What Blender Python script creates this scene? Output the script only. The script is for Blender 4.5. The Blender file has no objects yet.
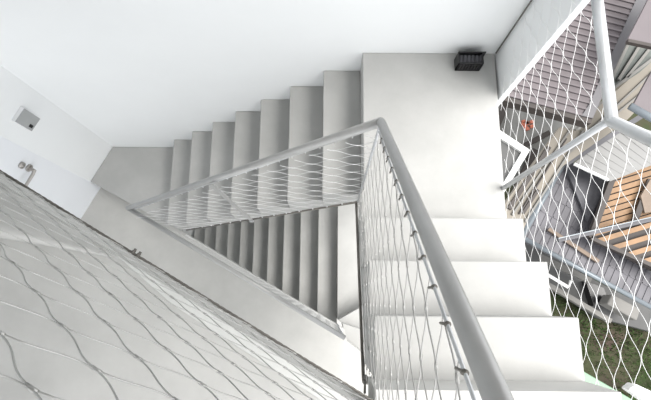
import bpy, bmesh, math, random
from mathutils import Vector, Matrix
random.seed(4)
S = bpy.context.scene
COL = S.collection
# ------------------------------------------------------------------ camera
CAM = Vector((-0.1541, -0.4275, 2.0733)); F = 480.55
def rodr(r):
    r = Vector(r); return Matrix.Rotation(r.length, 3, r.normalized())
RM = rodr((0.2112, 0.0048, 0.0090))
cd = bpy.data.cameras.new('camera'); cam = bpy.data.objects.new('camera', cd); COL.objects.link(cam)
cam.matrix_world = Matrix.Translation(CAM) @ RM.to_4x4()
cd.sensor_width = 36; cd.lens = 36*F/651; cd.clip_start = .01; cd.clip_end = 200
S.camera = cam
def at(px, py, z):
    """world point at height z seen at picture position px, py"""
    v = RM @ Vector(((px-325.5)/F, -(py-200)/F, -1))
    return CAM + v*((z-CAM.z)/v.z)
# ------------------------------------------------------------------ materials
def mat(name, col, rough=.6, metal=0, var=.0, scale=6, bump=0, col2=None, spec=.5, stretch=None):
    m = bpy.data.materials.new(name); m.use_nodes = True
    nt = m.node_tree; b = nt.nodes['Principled BSDF']
    b.inputs['Base Color'].default_value = (*col, 1); b.inputs['Roughness'].default_value = rough
    b.inputs['Metallic'].default_value = metal; b.inputs['Specular IOR Level'].default_value = spec
    if var or bump or col2:
        tc = nt.nodes.new('ShaderNodeTexCoord'); mp = nt.nodes.new('ShaderNodeMapping')
        if stretch: mp.inputs['Scale'].default_value = stretch
        nt.links.new(tc.outputs['Object'], mp.inputs['Vector'])
        n = nt.nodes.new('ShaderNodeTexNoise'); n.inputs['Scale'].default_value = scale
        n.inputs['Detail'].default_value = 8; n.inputs['Roughness'].default_value = .62
        nt.links.new(mp.outputs[0], n.inputs['Vector'])
        r = nt.nodes.new('ShaderNodeValToRGB')
        c2 = col2 or tuple(max(0, c*(1-var)) for c in col)
        c1 = col if col2 else tuple(min(1, c*(1+var*.6)) for c in col)
        r.color_ramp.elements[0].position = .33; r.color_ramp.elements[1].position = .67
        r.color_ramp.elements[0].color = (*c2, 1); r.color_ramp.elements[1].color = (*c1, 1)
        nt.links.new(n.outputs['Fac'], r.inputs['Fac']); nt.links.new(r.outputs['Color'], b.inputs['Base Color'])
        if bump:
            n2 = nt.nodes.new('ShaderNodeTexNoise'); n2.inputs['Scale'].default_value = scale*9; n2.inputs['Detail'].default_value = 4
            nt.links.new(mp.outputs[0], n2.inputs['Vector'])
            bp = nt.nodes.new('ShaderNodeBump'); bp.inputs['Strength'].default_value = bump; bp.inputs['Distance'].default_value = .004
            nt.links.new(n2.outputs['Fac'], bp.inputs['Height']); nt.links.new(bp.outputs['Normal'], b.inputs['Normal'])
    return m
M = dict(
 concrete=mat('pale_concrete', (0.390,0.390,0.380), .55, var=.10, scale=4, bump=.12),
 concrete2=mat('kerb_concrete', (0.595,0.595,0.578), .5, var=.06, scale=9, bump=.1),
 wall=mat('white_plaster', (.80,.815,.82), .8, var=.015, scale=2, bump=.05),
 door=mat('white_door_paint', (.78,.80,.83), .35, var=.01, scale=2),
 dark_gap=mat('dark_gap', (.25,.25,.26), .8),
 rail=mat('satin_steel', (.40,.40,.395), .4, metal=.45, var=.05, scale=30, stretch=(1,1,1)),
 zinc=mat('galvanised_steel', (0.545,0.559,0.574), .38, metal=.55, var=.06, scale=25),
 wire=mat('stainless_wire', (.66,.66,.66), .35, metal=.55, var=.08, scale=40),
 wire_dull=mat('dull_wire', (.44,.435,.42), .32, metal=.85, var=.1, scale=40),
 wire_mid=mat('grey_wire', (.46,.455,.44), .4, metal=.5, var=.1, scale=40),
 shade=mat('grey_concrete_floor', (0.500,0.495,0.478), .6, var=.10, scale=5, bump=.12),
 concrete_lit=mat('lit_floor_concrete', (.47,.465,.445), .55, var=.08, scale=5, bump=.1),  # lower floor: stair concrete made paler, light from the front painted in
 framepaint=mat('cream_frame_paint', (.5,.5,.485), .5, var=.04, scale=4),
 terrace=mat('terrace_concrete', (.20,.20,.19), .85, var=.2, scale=1.2, bump=.3),
 inner=mat('inner_plaster', (.55,.55,.54), .8, var=.02, scale=2),
 wire_white=mat('bright_wire', (.86,.86,.86), .4, metal=.2, var=.04, scale=40),
 cable=mat('weathered_cable', (.17,.16,.145), .45, metal=.6, var=.2, scale=60),
 box=mat('grey_enamel', (.36,.37,.37), .45, var=.03, scale=20),
 boxside=mat('white_enamel', (.75,.75,.76), .4),
 black=mat('black_plastic', (.012,.012,.013), .38),
 handle=mat('brushed_nickel', (.42,.40,.38), .35, metal=.8),
 tile=mat('mauve_roof_tile', (0.115,0.100,0.105), .75, var=.25, scale=1.5, bump=.3),
 tile2=mat('plum_grey_sheet', (0.108,0.092,0.098), .55, var=.08, scale=2),
 seam=mat('lilac_grey_sheet_metal', (0.101,0.098,0.110), .6, var=.25, scale=1.6),
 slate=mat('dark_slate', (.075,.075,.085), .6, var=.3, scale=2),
 brown=mat('dark_brown_board', (0.032,0.025,0.022), .6, var=.3, scale=3),
 verge=mat('grey_verge_sheet', (0.089,0.086,0.092), .5, var=.06, scale=2),
 cream=mat('cream_render', (0.207,0.188,0.159), .8, var=.08, scale=2),
 cream2=mat('pale_cladding', (0.157,0.152,0.142), .7, var=.06, scale=2),
 offwhite=mat('off_white_panel', (0.187,0.187,0.184), .6, var=.05, scale=2),
 white=mat('white_frame_paint', (.85,.85,.84), .5, var=.03, scale=4),
 yard=mat('yard_concrete', (0.078,0.078,0.077), .85, var=.2, scale=1.2, bump=.3),
 gutter=mat('blue_grey_gutter', (0.146,0.166,0.183), .4, metal=.2, var=.1, scale=3),
 wood=mat('orange_cedar', (0.234,0.139,0.072), .65, var=.22, scale=3),
 wood2=mat('pale_timber', (0.187,0.142,0.109), .7, var=.2, scale=3),
 glass=mat('greenish_glass', (0.120,0.132,0.120), .12, var=.3, scale=1.5),
 soil=mat('lawn_and_soil', (0.025,0.041,0.010), .95, col2=(.052,.036,.027), scale=1.1, bump=.6),
 grass=mat('grass_blade', (0.049,0.095,0.020), .8, var=.4, scale=.9),
 green=mat('pale_green_paint', (.17,.28,.19), .5, var=.04, scale=6),
 red=mat('red_brick_bit', (.5,.16,.10), .8, var=.2),
)
# ------------------------------------------------------------------ builders
class MB:
    def __init__(s): s.bm = bmesh.new()
    def prism(s, poly, z0, z1):
        """poly: list of (x,y); z0,z1 numbers or lists"""
        n = len(poly)
        a0 = z0 if isinstance(z0, (list, tuple)) else [z0]*n
        a1 = z1 if isinstance(z1, (list, tuple)) else [z1]*n
        b = [s.bm.verts.new((p[0], p[1], a0[i])) for i, p in enumerate(poly)]
        t = [s.bm.verts.new((p[0], p[1], a1[i])) for i, p in enumerate(poly)]
        s.bm.faces.new(t); s.bm.faces.new(b[::-1])
        for i in range(n):
            j = (i+1) % n; s.bm.faces.new((b[i], b[j], t[j], t[i]))
        return s
    def box(s, x0, x1, y0, y1, z0, z1):
        return s.prism([(x0,y0),(x1,y0),(x1,y1),(x0,y1)], z0, z1)
    def hexa(s, c, ax, ay, az):
        """box from centre and three half axes"""
        c, ax, ay, az = Vector(c), Vector(ax), Vector(ay), Vector(az)
        v = {}
        for i in (-1,1):
            for j in (-1,1):
                for k in (-1,1): v[i,j,k] = s.bm.verts.new(c+ax*i+ay*j+az*k)
        for q in (((-1,-1,-1),(-1,-1,1),(-1,1,1),(-1,1,-1)),((1,-1,-1),(1,1,-1),(1,1,1),(1,-1,1)),
                  ((-1,-1,-1),(1,-1,-1),(1,-1,1),(-1,-1,1)),((-1,1,-1),(-1,1,1),(1,1,1),(1,1,-1)),
                  ((-1,-1,-1),(-1,1,-1),(1,1,-1),(1,-1,-1)),((-1,-1,1),(1,-1,1),(1,1,1),(-1,1,1))):
            s.bm.faces.new([v[x] for x in q])
        return s
    def bar(s, a, b, w, h, up=(0,0,1)):
        a, b = Vector(a), Vector(b); d = (b-a); u = Vector(up)
        sd = d.cross(u).normalized(); u = sd.cross(d).normalized()
        return s.hexa((a+b)/2, d/2, sd*w/2, u*h/2)
    def tube(s, pts, r, n=12, cap=True):
        pts = [Vector(p) for p in pts]; rings = []
        rr = r if isinstance(r, (list, tuple)) else [r]*len(pts)
        up = None
        for i, p in enumerate(pts):
            d = (pts[min(i+1, len(pts)-1)]-pts[max(i-1, 0)]).normalized()
            if up is None or abs(up.dot(d)) > .98:
                up = Vector((0,0,1)) if abs(d.z) < .9 else Vector((1,0,0))
            x = d.cross(up).normalized(); y = x.cross(d).normalized(); up = y
            rings.append([s.bm.verts.new(p+(x*math.cos(2*math.pi*k/n)+y*math.sin(2*math.pi*k/n))*rr[i]) for k in range(n)])
        for a, b in zip(rings, rings[1:]):
            for k in range(n):
                s.bm.faces.new((a[k], a[(k+1) % n], b[(k+1) % n], b[k]))
        if cap:
            s.bm.faces.new(rings[0][::-1]); s.bm.faces.new(rings[-1])
        return s
    def build(s, name, m, parent=None, smooth=False, bevel=0, seg=2):
        bmesh.ops.recalc_face_normals(s.bm, faces=s.bm.faces[:])
        me = bpy.data.meshes.new(name); s.bm.to_mesh(me); s.bm.free()
        me.materials.append(M[m])
        if smooth:
            for p in me.polygons: p.use_smooth = True
        o = bpy.data.objects.new(name, me); COL.objects.link(o)
        if parent: o.parent = parent
        if bevel:
            bv = o.modifiers.new('bevel', 'BEVEL'); bv.width = bevel; bv.segments = seg; bv.limit_method = 'ANGLE'
        return o
def tag(o, label, cat, group=None, kind=None):
    o['label'] = label; o['category'] = cat
    if group: o['group'] = group
    if kind: o['kind'] = kind
    return o
def struct(o):
    o['kind'] = 'structure'; return o
def thing(name, label, cat, loc, group=None):
    o = bpy.data.objects.new(name, None); COL.objects.link(o); o.empty_display_size = .05
    o.location = loc
    T[o.name] = Vector(loc)
    return tag(o, label, cat, group)
T = {}
def part(mb, name, m, parent, **k):
    o = mb.build(name, m, parent, **k)
    if parent.name in T:
        o.data.transform(Matrix.Translation(-T[parent.name]))
    T[o.name] = T.get(parent.name, Vector((0,0,0)))   # sub-parts share the thing's origin
    return o
# ------------------------------------------------------------------ plan
h, d = .18, .1834
N = Vector((.497, .868)); TT = Vector((-.868, .497)); C2 = Vector((CAM.x, CAM.y))
def hyp(D, s): return C2 - N*D + TT*s
def hyp_x(D, x): return hyp(D, (x-(C2-N*D).x)/TT.x)
def hyp_y(D, y): return hyp(D, (y-(C2-N*D).y)/TT.y)
YW = .73; XR = .625; ZU = .72; ZF = -1.62; ZL = -2.349
DU, DL = .185, .10
E1 = Vector((-.025, .009))
E2l = hyp_x(DL, -.025); YE = .085; E3l = hyp_y(DL, YE)
E2u = hyp_x(DU, -.025)
P = Vector((-1.952, .452))
WD = Vector((-.455, -.890))                         # direction of the door wall, away from the back wall
W0 = Vector((-1.812, YW))
def wd(t, off=0): # point on door wall, off>0 into the room
    return W0 + WD*t + Vector((.890, -.455))*off
tP = (P-W0).dot(WD); P = wd(tP)
# ---- the shell
m = MB(); m.box(-3.2, .632, YW, YW+.2, -9, 3.2); struct(m.build('wall_back', 'wall'))
m = MB(); m.prism([(.629,YW+.2),(.629,YW),(.640,.512),(.668,.512),(.668,YW+.2)], -9, 3.2); struct(m.build('wall_right', 'wall', bevel=.002))
a, b = wd(-.25), wd(3.2)
m = MB(); m.prism([a, wd(-.25, -.2), wd(tP, -.2), wd(tP)], -9, 3.2)
m.prism([wd(tP), wd(tP,-.2), wd(tP+1.02,-.2), wd(tP+1.02)], -9, ZF)
m.prism([wd(tP), wd(tP,-.2), wd(tP+1.02,-.2), wd(tP+1.02)], ZF+2.05, 3.2)
m.prism([wd(tP+1.02), wd(tP+1.02,-.2), wd(3.2,-.2), wd(3.2)], -9, 3.2)
struct(m.build('wall_left', 'wall'))
dr = struct(MB().prism([wd(tP+.0015,-.002), wd(tP+.0015,-.045), wd(tP+1.0185,-.045), wd(tP+1.0185,-.002)], ZF+.004, ZF+2.046).build('door_1', 'door'))
# door handle: two roses and a lever
def hp(t, z, off): q = wd(tP+t, off); return Vector((q.x, q.y, ZF+z))
nrm = Vector((.890, -.455, 0))
m = MB(); m.tube([hp(.095,.855,0), hp(.095,.855,.010)], .024, 20); m.tube([hp(.095,.855,.008), hp(.095,.855,.045)], .010, 14)
m.tube([hp(.088,.855,.042), hp(.12,.853,.046), hp(.205,.848,.046)], [.010,.0105,.0095], 12)
hd = m.build('door_handle', 'handle', dr, smooth=True, bevel=.001)
m = MB(); m.tube([hp(.098,.925,0), hp(.098,.925,.012)], .021, 20); m.tube([hp(.098,.925,.011), hp(.098,.925,.016)], .010, 12)
m.build('lock_rose', 'handle', dr, smooth=True)
# outer wall and ceiling
o1, o2 = wd(2.4), hyp(1.55, -1.6)
m = MB()
for zf in (ZF, ZU): m.prism([hyp(1.55,1.75), hyp(1.55,-1.2), hyp(1.65,-1.2), hyp(1.65,1.75)], zf-.2, zf+.85)
m.prism([hyp(1.55,1.75), hyp(1.55,-1.2), hyp(1.65,-1.2), hyp(1.65,1.75)], -9, ZF-.25)
struct(m.build('wall_front', 'wall'))
m = MB(); m.prism([(-3.2,YW+.2), hyp(1.75,2.4), hyp(1.75,-1.2), (.9,-1.4), (.9,YW+.2)], 3.0, 3.2); struct(m.build('ceiling', 'inner'))
# ---- floors
q0 = at(347,341,ZF); q1 = at(363,354,ZF)
qd = (q1-q0).normalized(); qe = q0+qd*.75
wl = hyp(DL, 0)
fl = [E2l, E3l, P, wd(2.35), hyp(1.549, -1.2), (qe.x, qe.y), (q0.x, q0.y)]
struct(MB().prism(fl, ZF-.2, ZF).build('floor', 'concrete_lit'))
kerb = MB().prism([hyp_x(DL,-.035), E3l, E3l-N*.035, hyp_x(DL,-.035)-N*.035], ZF, ZF+.012)
struct(kerb.build('trim_1', 'concrete2', bevel=.003))
yk = -.09-3*.187
fu = [E2u, hyp(DU, 1.22), hyp(1.548, 1.7), hyp(1.548, -1.5), (XR+.02, yk-1.2), (XR, yk), (-.025, yk)]
struct(MB().prism(fu, ZU-.235, ZU).build('floor', 'shade'))
sE = (at(118,252,ZU).xy-C2).dot(TT)
m = MB().prism([hyp_x(DU,-.03), hyp(DU,sE), hyp(DU+.034,sE-.22), hyp(DU+.04, -.17)], ZU, ZU+.008)
struct(m.build('trim_2', 'concrete2', bevel=.003))
# swollen concrete ramp beside the edge of the upper floor
r0 = at(112,257,ZU+.012); r1 = at(0,237,ZU+.05); r2 = at(-160,208,ZU+.33)
bm_ = MB(); b = bm_.bm
i0 = (r0.xy); i1 = r1.xy; i2 = r2.xy
rows = []
for k in range(17):
    u = k/16
    inner = (r0.xy).lerp(r2.xy, u)
    s_ = (inner-C2).dot(TT); outer = hyp(DU+.003, max(s_, sE+.002))
    row = []
    for j in range(9):
        v = j/8; pnt = outer.lerp(inner, v)
        z = ZU+.001 + (.012+.32*u)*math.sin(v*math.pi*.54) if j < 8 else ZU+.001
        if j == 7: pnt = outer.lerp(inner, .995)
        row.append(b.verts.new((pnt.x, pnt.y, z)))
    rows.append(row)
for r_, s_ in zip(rows, rows[1:]):
    for j in range(8): b.faces.new((r_[j], r_[j+1], s_[j+1], s_[j]))
struct(bm_.build('trim_3', 'shade', smooth=True))
struct(MB().prism([(-3,YW), (-3,-2.6), (.9,-2.6), (.9,YW)], -4.9, -4.7).build('floor', 'concrete'))
# ---- landings
def landing(poly, z0, z1, label):
    c = sum((Vector(p) for p in poly), Vector((0,0)))/len(poly)
    o = MB().prism([Vector(p)-c for p in poly], z0-z1, 0).build('stair_landing', 'concrete', bevel=.004)
    o.location = (c.x, c.y, z1); return tag(o, label, 'landing')
landing([(-.008,-.09),(XR,-.09),(XR,YW),(.003,YW),(.003,YE-.02),(-.008,YE-.02)], -.2, 0, 'bright square concrete stair landing holding the small black crate')
xl = -8*d+d
landing([(-7*d, YW-.001), wd(.001,.001), wd(tP,.001), (-7*d, (E3l+(P-E3l)*((-7*d-E3l.x)/(P.x-E3l.x))).y)], -8*h-.2, -8*h, 'grey angular concrete landing against the white door wall')
g0 = at(338,320,-2.109); g1 = at(361,307,-2.109); gd = (g1-g0).normalized(); ge = g0+gd*.8
landing([(-.0645, YW), (-.0645, -.57), (g0.x+.01, g0.y), (.62, g0.y+gd.y/gd.x*(.62-g0.x)), (.62, YW)], ZL-.2, ZL, 'pale lower stair landing glimpsed at the right end of the triangular eye')
# ---- flights
def flight(label, loc): return thing('stair_flight', label, 'stairs', loc)
fa = flight('short bright flight of four wide concrete steps climbing from the square landing', (.3,-.3,0))
for k in range(1, 4):
    y0 = -.09-(k-1)*.187; y1 = y0-.187
    sof = lambda y: -.147+(-.186-y)*.60
    y2 = y1-.004
    part(MB().prism([(-.008,y2),(XR,y2),(XR,y0),(-.008,y0)], [sof(y2),sof(y2),sof(y0),sof(y0)], k*h), 'tread', 'concrete', fa, bevel=.004)
fb = flight('grey concrete flight descending leftward along the white back wall', (-.7,.4,-.7))
def aty(px, py, y):
    v = RM @ Vector(((px-325.5)/F, -(py-200)/F, -1)); return CAM + v*((y-CAM.y)/v.y)
sb0, sb1 = aty(340,204.5,YE), aty(190,229.5,YE)
SB = lambda x: sb0.z+(sb1.z-sb0.z)*(x-sb0.x)/(sb1.x-sb0.x)     # underside of the flight
for k in range(1, 8):
    x1 = -(k-1)*d + (.003 if k==1 else 0); x0 = -k*d
    if k < 7: poly = [(x0,YE),(x1,YE),(x1,YW-.001),(x0,YW-.001)]
    else:
        f = lambda x: (E3l+(P-E3l)*((x-E3l.x)/(P.x-E3l.x))).y
        poly = [(x0,f(x0)),(x1,YE),(x1,YW-.001),(x0,YW-.001)]
    sof = [SB(p[0]) for p in poly]
    part(MB().prism(poly, sof, -k*h), 'tread', 'concrete', fb, bevel=.004)
fc = flight('dark concrete flight going down at the bottom of the triangular eye', (-1,.3,-3.4))
for k in range(1, 12):
    x1 = -.0645-(k-1)*d; x0 = x1-d
    yw = YW-.001 if x0 > -1.80 else YW-(-1.80-x0)/.511-.02
    part(MB().box(x0, x1, -.85, yw, ZL-k*h-.26, ZL-k*h), 'tread', 'concrete', fc, bevel=.004)
fd = flight('pale winder steps fanning round the inner corner of the lower floor', (.1,-.6,ZF))
w2a = at(342,323,-1.865); w2b = at(357,328,-1.865); w2d = (w2b-w2a).normalized(); w2e = w2a+w2d*.7
part(MB().prism([(g0.x,g0.y),(ge.x,ge.y),(ge.x,w2e.y-.1),(w2e.x,w2e.y),(w2a.x,w2a.y)], -2.34, -2.109), 'tread', 'concrete', fd, bevel=.003)
part(MB().prism([(w2a.x,w2a.y),(w2e.x,w2e.y),(qe.x,qe.y),(q0.x,q0.y)], -2.1, -1.865), 'tread', 'concrete', fd, bevel=.003)
# underside of the next flight and landings overhead
m = MB()
xs_ = [-7*d, -.02]
m.prism([(xs_[0],YE),(xs_[1],YE),(xs_[1],YW-.001),(xs_[0],YW-.001)],
        [SB(x)-ZL for x in (xs_[0],xs_[1],xs_[1],xs_[0])], [x/d*h-ZL+.02 for x in (xs_[0],xs_[1],xs_[1],xs_[0])])
m.prism([(-7*d-.002, YW-.001), wd(.001,.001), wd(tP,.001), (-7*d-.002, f(-7*d))], .70, .90)
m.prism([(-.018,-.09),(XR,-.09),(XR,YW-.001),(-.018,YW-.001)], 2.15, -ZL)
struct(m.build('ceiling', 'concrete'))
# ------------------------------------------------------------------ wire mesh
def clip(a, b, poly):
    """clip segment to a convex counter-clockwise polygon"""
    t0, t1 = 0., 1.; dx, dy = b[0]-a[0], b[1]-a[1]
    for i in range(len(poly)):
        p, q = poly[i], poly[(i+1) % len(poly)]
        ex, ey = q[0]-p[0], q[1]-p[1]
        na = ex*(a[1]-p[1])-ey*(a[0]-p[0]); nd = ex*dy-ey*dx
        if abs(nd) < 1e-12:
            if na < 0: return None
            continue
        t = -na/nd
        if nd > 0: t0 = max(t0, t)
        else: t1 = min(t1, t)
        if t0 >= t1: return None
    return t0, t1
def inside(a, poly):
    return all((q[0]-p[0])*(a[1]-p[1])-(q[1]-p[1])*(a[0]-p[0]) > 0 for p, q in zip(poly, poly[1:]+poly[:1]))
def mesh_net(parent, org, tdir, quad, L=.134, Hh=.094, r=.0011, ps=0., pz=0., n=5, m='wire'):
    """diamond wire net in the vertical plane through org along tdir; quad in (s,z)"""
    area = sum(p[0]*q[1]-q[0]*p[1] for p, q in zip(quad, quad[1:]+quad[:1]))
    if area < 0: quad = quad[::-1]
    org = Vector(org); tdir = Vector(tdir).normalized(); nn = Vector((tdir.y, -tdir.x, 0))
    W = lambda s, z, o=0: org+tdir*s+Vector((0,0,z))+nn*o
    s0 = min(q[0] for q in quad); s1 = max(q[0] for q in quad); z0 = min(q[1] for q in quad); z1 = max(q[1] for q in quad)
    mw, mf = MB(), MB()
    for i in range(int((s0-ps)/(L/2))-2, int((s1-ps)/(L/2))+3):
        for j in range(int((z0-pz)/(Hh/2))-2, int((z1-pz)/(Hh/2))+3):
            if (i+j) % 2: continue
            a = (ps+i*L/2, pz+j*Hh/2)
            if inside(a, quad): mf.tube([W(a[0]-.005, a[1]), W(a[0]+.005, a[1])], r*1.6+.0005, 6)
            for sg in (1, -1):
                bb = (a[0]+L/2, a[1]+sg*Hh/2)
                c = clip(a, bb, quad)
                if not c: continue
                pts = []
                for k in range(n+1):
                    t = c[0]+(c[1]-c[0])*k/n
                    e = t - .085*math.sin(2*math.pi*t)           # slack S-curve of each strand between ferrules
                    pts.append(W(a[0]+(bb[0]-a[0])*t, a[1]+(bb[1]-a[1])*e, sg*r*.6*math.sin(math.pi*t)))
                mw.tube(pts, r, 5, cap=False)
    tmp = bpy.data.meshes.new('tmp'); mf.bm.to_mesh(tmp); mf.bm.free()
    mw.bm.from_mesh(tmp); bpy.data.meshes.remove(tmp)
    return part(mw, 'wire_mesh', m, parent, smooth=True)
def hooks(parent, a, b, step=.075, drop=.022, m='wire'):
    a, b = Vector(a), Vector(b); L = (b-a).length
    for k in range(1, int(L/step)):
        p = a+(b-a)*(k*step/L); mb = MB()
        mb.tube([p+Vector((0,0,.004)), p+Vector((0,0,-.004)), p+Vector((0,0,-.0045)), p+Vector((0,0,-drop))], [.0034,.0034,.0018,.0018], 8)
        part(mb, 'hook', m, parent, smooth=True)
# railing of the short flight
xa = -.025
def atx(px, py, x):
    v = RM @ Vector(((px-325.5)/F, -(py-200)/F, -1)); return CAM + v*((x-CAM.x)/v.x)
def reach(a, b, y): return a+(b-a)*((y-a.y)/(b.y-a.y))
top0 = Vector((xa,.012,.95)); top1 = reach(top0, atx(498,400,xa), -.72)
ra = thing('stair_railing', 'thick grey handrail with wire net rising beside the short bright flight', 'railing', (xa,-.3,.2))
ctop = Vector((xa,.020,.945))
part(MB().tube([top0, top1], .0112, 24), 'handrail', 'rail', ra, smooth=True)
low0, low1 = Vector((xa-.003,-.004,.925)), reach(atx(425,250,xa-.003), atx(478,400,xa-.003), -.70)
part(MB().tube([low0, low1], .0021, 10), 'net_rod', 'zinc', ra, smooth=True)
hooks(ra, low0+Vector((0,0,-.002)), low1, .07, .03, 'cable')
part(MB().tube([(xa-.006,.006,.005),(xa-.006,-.675,.362)], .0055, 8), 'bottom_cable', 'cable', ra, smooth=True)
part(MB().tube([(xa,.006,.0),(xa,.010,.945)], .0045, 10), 'corner_cable', 'zinc', ra, smooth=True)
m = MB(); m.tube([(xa,-.672,.355),(xa,-.684,.375)], .011, 14); m.tube([(xa,-.678,.36),(xa-.01,-.70,.48)], .004, 8)
part(m, 'turnbuckle', 'cable', ra, smooth=True)
mesh_net(ra, (xa,0,0), (0,-1,0), [(0,.01),(.675,.365),(.70,low1.z-.02),(0,.905)], ps=.03, pz=.02, m='wire_mid')
# railing of the long flight
be = at(128,208,-.45)
rb = thing('stair_railing', 'slim grey handrail with wire net sloping down beside the long flight', 'railing', (-.6,.009,-.5))
part(MB().tube([top0, be], .0125, 20), 'handrail', 'rail', rb, smooth=True)
rd = Vector((be.x-top0.x, be.y-top0.y, 0)); run = rd.length; rdir = rd.normalized()
lo0 = Vector((xa-.02,.010,.905)); lo1 = be+Vector((.03,0,-.02))
part(MB().tube([lo0, lo1], .003, 8), 'net_rod', 'zinc', rb, smooth=True)
hooks(rb, lo0, lo1, .07, .02)
cb0, cb1 = Vector((xa,.005,.02)), Vector((-1.03,.006,-.872))
part(MB().tube([cb0, cb1], .005, 8), 'bottom_cable', 'cable', rb, smooth=True)
hooks(rb, cb0+Vector((0,0,.012)), cb1+Vector((0,0,.012)), .09, .012, 'wire')
mesh_net(rb, (xa,.007,0), (-1,.0,0), [(0,.02),(1.0,-.87),(1.17,-.44),(0,.90)], ps=.05, pz=.03, r=.0008, m='wire')
part(MB().bar((-.599,.009,.30),(-.565,.004,-.47), .022, .005, (0,1,0)), 'post', 'rail', rb, bevel=.001)
m = MB(); m.hexa((-.565,.0,-.475), (.010,0,0), (0,.006,0), (0,0,.012)); part(m, 'post_foot', 'zinc', rb, bevel=.002)
# railing of the lower floor, seen from straight above
he = at(345,338,-.45)
rc = thing('stair_railing', 'grey handrail of the lower floor seen edge on along the eye', 'railing', (-.6,-.28,ZF))
part(MB().tube([be, he], .0125, 20), 'handrail', 'rail', rc, smooth=True)
hdv = (he-be); hl = Vector((hdv.x, hdv.y, 0)).length
part(MB().tube([be+hdv*.06+Vector((0,0,-1.27)), he+Vector((0,0,-1.27))], .004, 8), 'bottom_cable', 'cable', rc, smooth=True)
mesh_net(rc, (be.x,be.y,0), (hdv.x,hdv.y,0), [(0.05,-1.7),(hl,-1.7),(hl,-.47),(0.05,-.47)], ps=.02, pz=-.5, m='wire_mid')
part(MB().tube([he+Vector((-.004,.003,0)), he+Vector((-.012,.012,-.5)), he+Vector((-.012,.012,-1.32))], [.008,.006,.006], 10), 'post', 'zinc', rc, smooth=True)
# railing of the upper floor, close to the eye
DM = .151; ZC = .78
ca = hyp_x(DM, -.022); cbn = hyp(DM, 1.35); nl = (cbn-ca).length
re_ = thing('stair_railing', 'large meshed wire net of the upper floor with a dark bottom cable', 'railing', (ca.x,ca.y,ZU))
m = MB()
for ph in (0, 2.1, 4.2):                               # twisted strand
    pts = []
    for k in range(221):
        u = k/220; p = ca.lerp(cbn, u); a_ = ph+u*170
        pts.append(Vector((p.x, p.y, ZC))+Vector((N.x*math.cos(a_), N.y*math.cos(a_), math.sin(a_)))*.0022)
    m.tube(pts, .0021, 5)
part(m, 'bottom_cable', 'cable', re_, smooth=True)
m = MB(); pk = at(137,253,ZC)
for k in (-1, 1):
    q = Vector((pk.x, pk.y, ZC+.003))+Vector((TT.x, TT.y, 0))*.008*k
    m.tube([q-Vector((N.x,N.y,0))*.006, q+Vector((N.x,N.y,0))*.008], .004, 8); m.tube([q+Vector((0,0,-.006)), q+Vector((0,0,.009))], .003, 8)
part(m, 'cable_clip', 'cable', re_, smooth=True)
part(MB().tube([(ca.x,ca.y,1.905), (cbn.x,cbn.y,1.905)], .0112, 20), 'handrail', 'rail', re_, smooth=True)
mesh_net(re_, (ca.x,ca.y,0), (TT.x,TT.y,0), [(0,ZC+.003),(nl,ZC+.003),(nl,1.89),(0,1.89)], L=.136, Hh=.094, r=.00095, ps=.442+.01, pz=1.586, n=10, m='wire_dull')
# railing on the open outer side
xo = .62
ro = thing('stair_railing', 'light galvanised outer railing with white wire net above the neighbouring roofs', 'railing', (xo,.078,0))
part(MB().tube([(xo,.078,0),(xo,.072,.83)], .0105, 18), 'post', 'zinc', ro, smooth=True)
part(MB().tube([(xo,.066,.83),(xo,.524,.83)], .0165, 22), 'handrail', 'zinc', ro, smooth=True)
part(MB().tube([(xo,.080,.822),(xo,.066,.83),(xo,-.72,1.915)], .0165, 22), 'stair_handrail', 'zinc', ro, smooth=True)
part(MB().tube([(xo,.716,.03),(xo,.716,.82)], .0035, 8), 'corner_cable', 'cable', ro, smooth=True)
mesh_net(ro, (xo+.006,.0,0), (0,-1,0), [(-.715,.02),(-.515,.02),(-.40,-.15),(-.07,-.15),(-.07,.815),(-.715,.815)], L=.146, Hh=.087, ps=.337, pz=.604, r=.0007, m='wire_white')
mesh_net(ro, (xo+.006,.0,0), (0,-1,0), [(-.07,-.15),(.68,.38),(.68,1.83),(-.07,.815)], L=.146, Hh=.087, ps=.337, pz=.604, r=.0007, m='wire_white')
# ------------------------------------------------------------------ small things
ib = thing('intercom_box', 'small grey metal box with black slot mounted on the white door wall', 'box', (*wd(tP-.148), ZF+1.12))
def ip(t, z, off): q = wd(tP+t, off); return Vector((q.x, q.y, ZF+z))
m = MB(); m.prism([ip(-.193,0,0).xy, ip(-.193,0,.022).xy, ip(-.102,0,.022).xy, ip(-.102,0,0).xy], ZF+1.045, ZF+1.200)
part(m, 'casing', 'boxside', ib, bevel=.002)
m = MB(); m.prism([ip(-.191,0,.0215).xy, ip(-.191,0,.0255).xy, ip(-.104,0,.0255).xy, ip(-.104,0,.0215).xy], ZF+1.047, ZF+1.198)
part(m, 'cover', 'box', ib, bevel=.001)
m = MB(); m.prism([ip(-.136,0,.025).xy, ip(-.136,0,.028).xy, ip(-.118,0,.028).xy, ip(-.118,0,.025).xy], ZF+1.063, ZF+1.092)
part(m, 'slot', 'black', ib)
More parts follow.
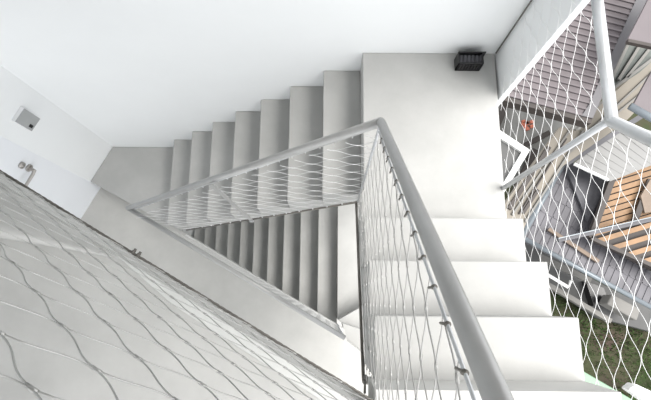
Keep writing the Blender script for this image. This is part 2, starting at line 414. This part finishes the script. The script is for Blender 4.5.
# black crate
cr = thing('crate', 'small black slatted plastic crate on the landing against the back wall', 'crate', (.497,.67,0))
x0, x1, y0, y1, zh = .432, .546, .640, .695, .072
m = MB(); m.box(x0, x1, y0, y1, 0, .006)
m.box(x0, x1, y0, y0+.005, .0, .014); m.box(x0, x1, y0, y0+.005, zh-.012, zh)
for k in range(9):
    xx = x0+(x1-x0-.008)*k/8; m.box(xx, xx+.008, y0, y0+.005, .01, zh-.005)
m.box(x0, x0+.005, y0, y1, 0, zh); m.box(x1-.005, x1, y0, y1, 0, zh)
part(m, 'body', 'black', cr)
m = MB(); m.box(x0, x1+.012, y1-.004, y1+.002, 0, zh+.006); part(m, 'back_panel', 'black', cr, bevel=.001)
m = MB()
for k in range(6):
    xx = x0+.012+(x1-x0-.024)*k/5; m.tube([(xx,y0+.012,.055),(xx+.004,y1-.01,.062)], .006, 8)
m.hexa(((x0+x1)/2,(y0+y1)/2,.052), (.05,0,0), (0,.018,0), (0,0,.004))
part(m, 'contents', 'slate', cr, smooth=False)
g = at(584,373,.5); gu = Vector((.868,-.497)); gn = Vector((-.497,-.868))
gp = Vector((g.x,g.y))-gu*.1-gn*.004
struct(MB().prism([gp, gp+gu*.75, gp+gu*.75+gn*.12, gp+gn*.12], .46, .5).build('trim_4', 'green', bevel=.003))
# ------------------------------------------------------------------ outside
def ppoly(pts, z): return [at(x, y, z).xy for x, y in pts]
def slab(pts, z, t, mb=None):
    mb = mb or MB(); mb.prism(ppoly(pts, z), z-t, z); return mb
ZG = -9
# ground
m = MB(); b = m.bm
n = 60; vs = {}
for i in range(n+1):
    for j in range(n+1):
        x = .8+24*i/n; y = -8+22*j/n
        vs[i,j] = b.verts.new((x, y, ZG+.06*math.sin(x*3.1+y*1.7)*math.sin(y*2.3-x)+random.uniform(-.03,.03)))
for i in range(n):
    for j in range(n): b.faces.new((vs[i,j], vs[i+1,j], vs[i+1,j+1], vs[i,j+1]))
struct(m.build('ground', 'soil', smooth=True))
m = MB(); b = m.bm
lo, hi = at(560,300,ZG), at(651,400,ZG)
for k in range(13000):
    x = random.uniform(lo.x-1, hi.x+1.5); y = random.uniform(-4.2, 1.2)
    w_ = math.sin(x*1.9+.7)*math.cos(y*1.6+x*.5)+math.sin(y*3.1-x*1.3)*.5
    if w_ < random.uniform(-1.5, .3): continue
    a_ = random.uniform(0, 6.28); L = random.uniform(.05,.13); wd_ = .015
    c = Vector((x,y,ZG+.02)); e = Vector((math.cos(a_),math.sin(a_),0)); tip = c+Vector((random.uniform(-.07,.07),random.uniform(-.07,.07),L))
    b.faces.new((b.verts.new(c-e*wd_), b.verts.new(c+e*wd_), b.verts.new(tip)))
tag(m.build('grass', 'grass'), 'short green grass growing on the lawn below the stairs', 'grass', kind='stuff')
def outthing(name, label, cat, px, z):
    p = at(px[0], px[1], z); return thing(name, label, cat, p)
# tiled roof house
hs = outthing('house', 'neighbouring house with mauve tiled roof and cream walls beyond the net', 'house', (600,100), -5.4)
roof = [(480,86),(503,94),(590,117.5),(637,-2),(650,-40),(560,-60)]
m = slab(roof, -5, .05)
e0, e1 = at(503,94,-5), at(590,117.5,-5); e2 = at(637,-2,-5)
du = (e1-e0); dv = (e2-e1)
for k in range(0, 34):
    a_ = e0-du*.25+dv*(k*.05); b_ = e1+dv*(k*.05)
    m.bar(a_+Vector((0,0,.012)), b_+Vector((0,0,.012)), .035, .03)
part(m, 'roof', 'tile', hs)
part(slab([(582,115.5),(589,105),(637,-2),(646,-30),(656,-30),(648,-2),(612,74),(593,118)], -4.97, .06), 'verge', 'verge', hs)
part(slab([(490,92),(503,95.5),(592,119),(591,123.5),(503,100),(490,96)], -5.0, .2), 'fascia', 'brown', hs)
part(slab([(583,131),(589,117),(596,109),(655,56),(655,92),(625,122),(563,166),(529,217),(519,240),(505,262),(500,215),(508,199),(560,127)], -5.9, .15), 'wall', 'cream', hs)
m = MB()
for (a_, b_) in (((583,131),(525,222)), ((572,127),(512,215)), ((640,62),(575,130)), ((655,70),(580,140)), ((655,82),(570,152))):
    m.bar(at(*a_, -5.88), at(*b_, -5.88), .03, .05)
part(m, 'cladding_strips', 'cream2', hs)
m = MB(); m.bar(at(549,147,-5.88), at(509,209,-5.88), .07, .05); m.bar(at(566,139,-5.88), at(519,214,-5.88), .02, .06); m.bar(at(538,190,-5.88), at(523,213,-5.88), .05, .05); part(m, 'shadow_gaps', 'brown', hs)  # dark bars painted in for the shadow between cladding strips
m = slab([(596,101),(611,76),(628,42),(660,46),(660,54),(640,72)], -5.6, .06); part(m, 'window', 'glass', hs)
m = MB()
for (a_, b_) in (((609,84),(627,46)), ((618,80),(640,45)), ((626,78),(651,47)), ((600,99),(655,57)), ((606,92),(612,76))):
    m.bar(at(*a_, -5.56), at(*b_, -5.56), .045, .06)
part(m, 'window_frame', 'cream2', hs)
m = slab([(627,41),(641,14),(655,-14),(700,-30),(700,55),(651,47)], -4.2, .05); part(m, 'upper_roof', 'tile2', hs)
part(MB().bar(at(627,41.5,-4.2), at(700,57,-4.2), .05, .07), 'upper_fascia', 'brown', hs)
m = slab([(634,104),(652,71),(690,30),(690,140),(655,118)], -4.6, .06); part(m, 'side_roof', 'tile2', hs)
part(MB().tube([at(630,106,-4.6), at(662,124,-4.6), at(690,140,-4.6)], .055, 14), 'gutter', 'gutter', hs, smooth=True)
# terrace
tr = outthing('terrace', 'grey concrete terrace with a reddish patch below the tiled eave', 'terrace', (530,120), -7.4)
part(slab([(494,96),(592,112),(585,128),(562,134),(530,164),(505,190),(494,190)], -7.4, .1), 'slab', 'terrace', tr)
m = MB(); rp = at(526,124,-7.4)
for k in range(9):
    a_ = k*2.4; q = rp+Vector((math.cos(a_)*.09*(k%3+.3)*.6, math.sin(a_)*.05*(k%3+.3), .02)); m.hexa(q, (.035,.01,0), (-.01,.03,0), (0,0,.02))
part(m, 'brick_bits', 'red', tr)
m = MB(); m.bar(at(490,140,-7.3), at(508,99,-7.3), .14, .12); m.bar(at(500,158,-7.3), at(549,133,-7.3), .10, .1); m.bar(at(535,150,-7.3), at(512,197,-7.3), .12, .1)
part(m, 'timber_edge', 'brown', tr)
# white frame
wf = outthing('canopy', 'white framed canopy corner sticking out beside the landing edge', 'canopy', (515,150), -5)
fr = [(498,131),(529,151),(503,190)]
part(slab([(488,131),(521,152),(496,196),(488,196)], -5.06, .03), 'panel', 'yard', wf)
m = slab([(486,121),(530,150),(499,201),(493,201),(522,152),(486,128.5)], -5, .07)
part(m, 'frame', 'framepaint', wf)
# lean-to with seamed roof
ln = outthing('lean_to', 'lilac grey seamed metal roof of the lean-to with a gutter', 'roof', (570,230), -7)
part(slab([(556,168),(563,158),(610,180),(600,200),(588,238),(660,270),(660,313),(518,238),(512,246),(516,236)], -7, .06), 'roof', 'seam', ln)
m = MB()
ga, gb = at(520,237,-7), at(655,309,-7); ax = (gb-ga); up = Vector((.50,.866,0)).normalized()
up = Vector((-ax.y, ax.x, 0)).normalized()
for k in range(-2, 22):
    p = ga+ax*(k/21); L = 1.9 if k < 8 else 1.9-1.1*min(1,(k-8)/4)
    m.bar(p+Vector((0,0,.004)), p+up*L+Vector((0,0,.004)), .022, .02)
for k in range(1, 6):
    q0_ = ga+up*(.33*k)+ax*(-.05); m.bar(q0_+Vector((0,0,.004)), q0_+ax*(1.0 if k < 3 else .42)+Vector((0,0,.004)), .02, .02)
part(m, 'seams', 'seam', ln)
part(MB().tube([at(514,233,-6.98), at(660,312,-6.98)], .045, 12), 'gutter', 'gutter', ln, smooth=True)
part(MB().tube([at(521,238,-6.7), at(562,166,-6.7)], .05, 12), 'side_gutter', 'gutter', ln, smooth=True)
part(slab([(563,160),(575,163),(609,179),(601,197),(588,222),(575,190)], -6.9, .05), 'flashing', 'slate', ln)
part(slab([(548,230),(550,227.5),(600,260),(598,263)], -6.9, .05), 'plank', 'wood2', ln)
# pale canopy panel with dark beam
cp = outthing('awning', 'off white ribbed awning panel with dark beam above the timber deck', 'awning', (610,150), -6.4)
part(slab([(574,163),(626,127),(640,128),(670,135),(670,158),(611,181)], -6.4, .05), 'panel', 'offwhite', cp)
m = MB()
for k in range(8):
    u = k/8; m.bar(at(574+52*u,163-36*u,-6.4)+Vector((0,0,.01)), at(611+55*u,181-22*u,-6.4)+Vector((0,0,.0)), .02, .006)
part(m, 'ribs', 'offwhite', cp)
part(MB().bar(at(566,164,-6.3), at(640,117,-6.3), .09, .1), 'beam', 'slate', cp)
part(MB().bar(at(574,164,-6.3), at(608,180,-6.3), .035, .05), 'edge_strip', 'white', cp)
# timber deck
dk = outthing('timber_deck', 'orange slatted timber deck with dark gaps and a metal cross bar', 'deck', (625,210), -6.7)
part(slab([(590,239),(612,179),(624,172),(670,156),(670,280)], -6.72, .05), 'bearer', 'brown', dk)
m = MB()
for k in range(16):
    yl = 174+k*7.0
    # left end on the deck edge
    def xl_(y): return 613-(y-178)*.37 if y < 238 else 590+(y-238)*2.15
    yy = yl+4
    xs = xl_(yy); m = MB(); m.bar(at(xs+1, yy, -6.62), at(672, yy-(672-xs)*.30, -6.62), .086, .04)
    part(m, 'slat', 'wood', dk)
m = MB(); m.bar(at(613,176,-6.57), at(590,238,-6.57), .10, .09); m.bar(at(590,238,-6.57), at(672,275,-6.57), .07, .09); part(m, 'edge_beam', 'brown', dk)
part(MB().bar(at(650,180,-6.5), at(634,222,-6.5), .10, .06), 'cross_joist', 'brown', dk)
m = MB(); m.bar(at(558,238.5,-6.3), at(670,213,-6.3), .016, .05); part(m, 'cross_bar', 'gutter', dk)
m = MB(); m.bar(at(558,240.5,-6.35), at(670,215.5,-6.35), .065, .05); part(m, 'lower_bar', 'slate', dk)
part(slab([(641,196),(650,180),(672,176),(672,208),(645,213)], -6.45, .05), 'side_panel', 'wood2', dk)
# yard
yd = outthing('yard_wall', 'weathered concrete yard edging running under the lean-to gutter', 'wall', (590,290), -8.6)
part(slab([(518,239),(545,253),(600,283),(660,314),(660,334),(630,326),(600,318),(560,292),(522,278)], -8.6, .2), 'coping', 'yard', yd)
m = MB(); m.bar(at(540,257,-8.3), at(590,281,-8.3), .12, .1); m.bar(at(548,285,-8.4), at(610,321,-8.4), .10, .12); part(m, 'kerb', 'cream2', yd)
m = slab([(586,281),(604,288),(608,300),(594,306),(590,294)], -8.4, .2); part(m, 'opening', 'black', yd)
part(MB().tube([at(545,273,-7.9), at(568,287,-7.9), at(571,281,-7.9)], .035, 10), 'pipe', 'white', yd, smooth=True)
bx_ = slab([(607,304),(612,294),(641,309),(637,321)], -8.0, .35).build('storage_box', 'cream2', bevel=.03)
tag(bx_, 'cream plastic storage box lying by the lawn edge', 'box')
bb = slab([(629,390),(636,384),(662,396),(654,408)], -8.2, .3).build('planter_box', 'white', bevel=.03)
tag(bb, 'white box standing on the grass at the lower right', 'box')
# ------------------------------------------------------------------ light
w = bpy.data.worlds.new('sky'); S.world = w; w.use_nodes = True
nt = w.node_tree; bg = nt.nodes['Background']
bg.inputs['Color'].default_value = (.965, .98, 1.0, 1); bg.inputs['Strength'].default_value = 1.38
sd = bpy.data.lights.new('sun', 'SUN'); so = bpy.data.objects.new('sun', sd); COL.objects.link(so)
sd.energy = 3.9; sd.angle = math.radians(38); sd.color = (1, .97, .93)
so.rotation_euler = Vector((-.41, .05, -.91)).to_track_quat('-Z', 'Y').to_euler()
S.view_settings.view_transform = 'Standard'; S.view_settings.look = 'None'; S.view_settings.gamma = 1
S.view_settings.use_curve_mapping = False; S.view_settings.exposure = .6
S.cycles.max_bounces = 12; S.cycles.diffuse_bounces = 8
S.cycles.use_denoising = True
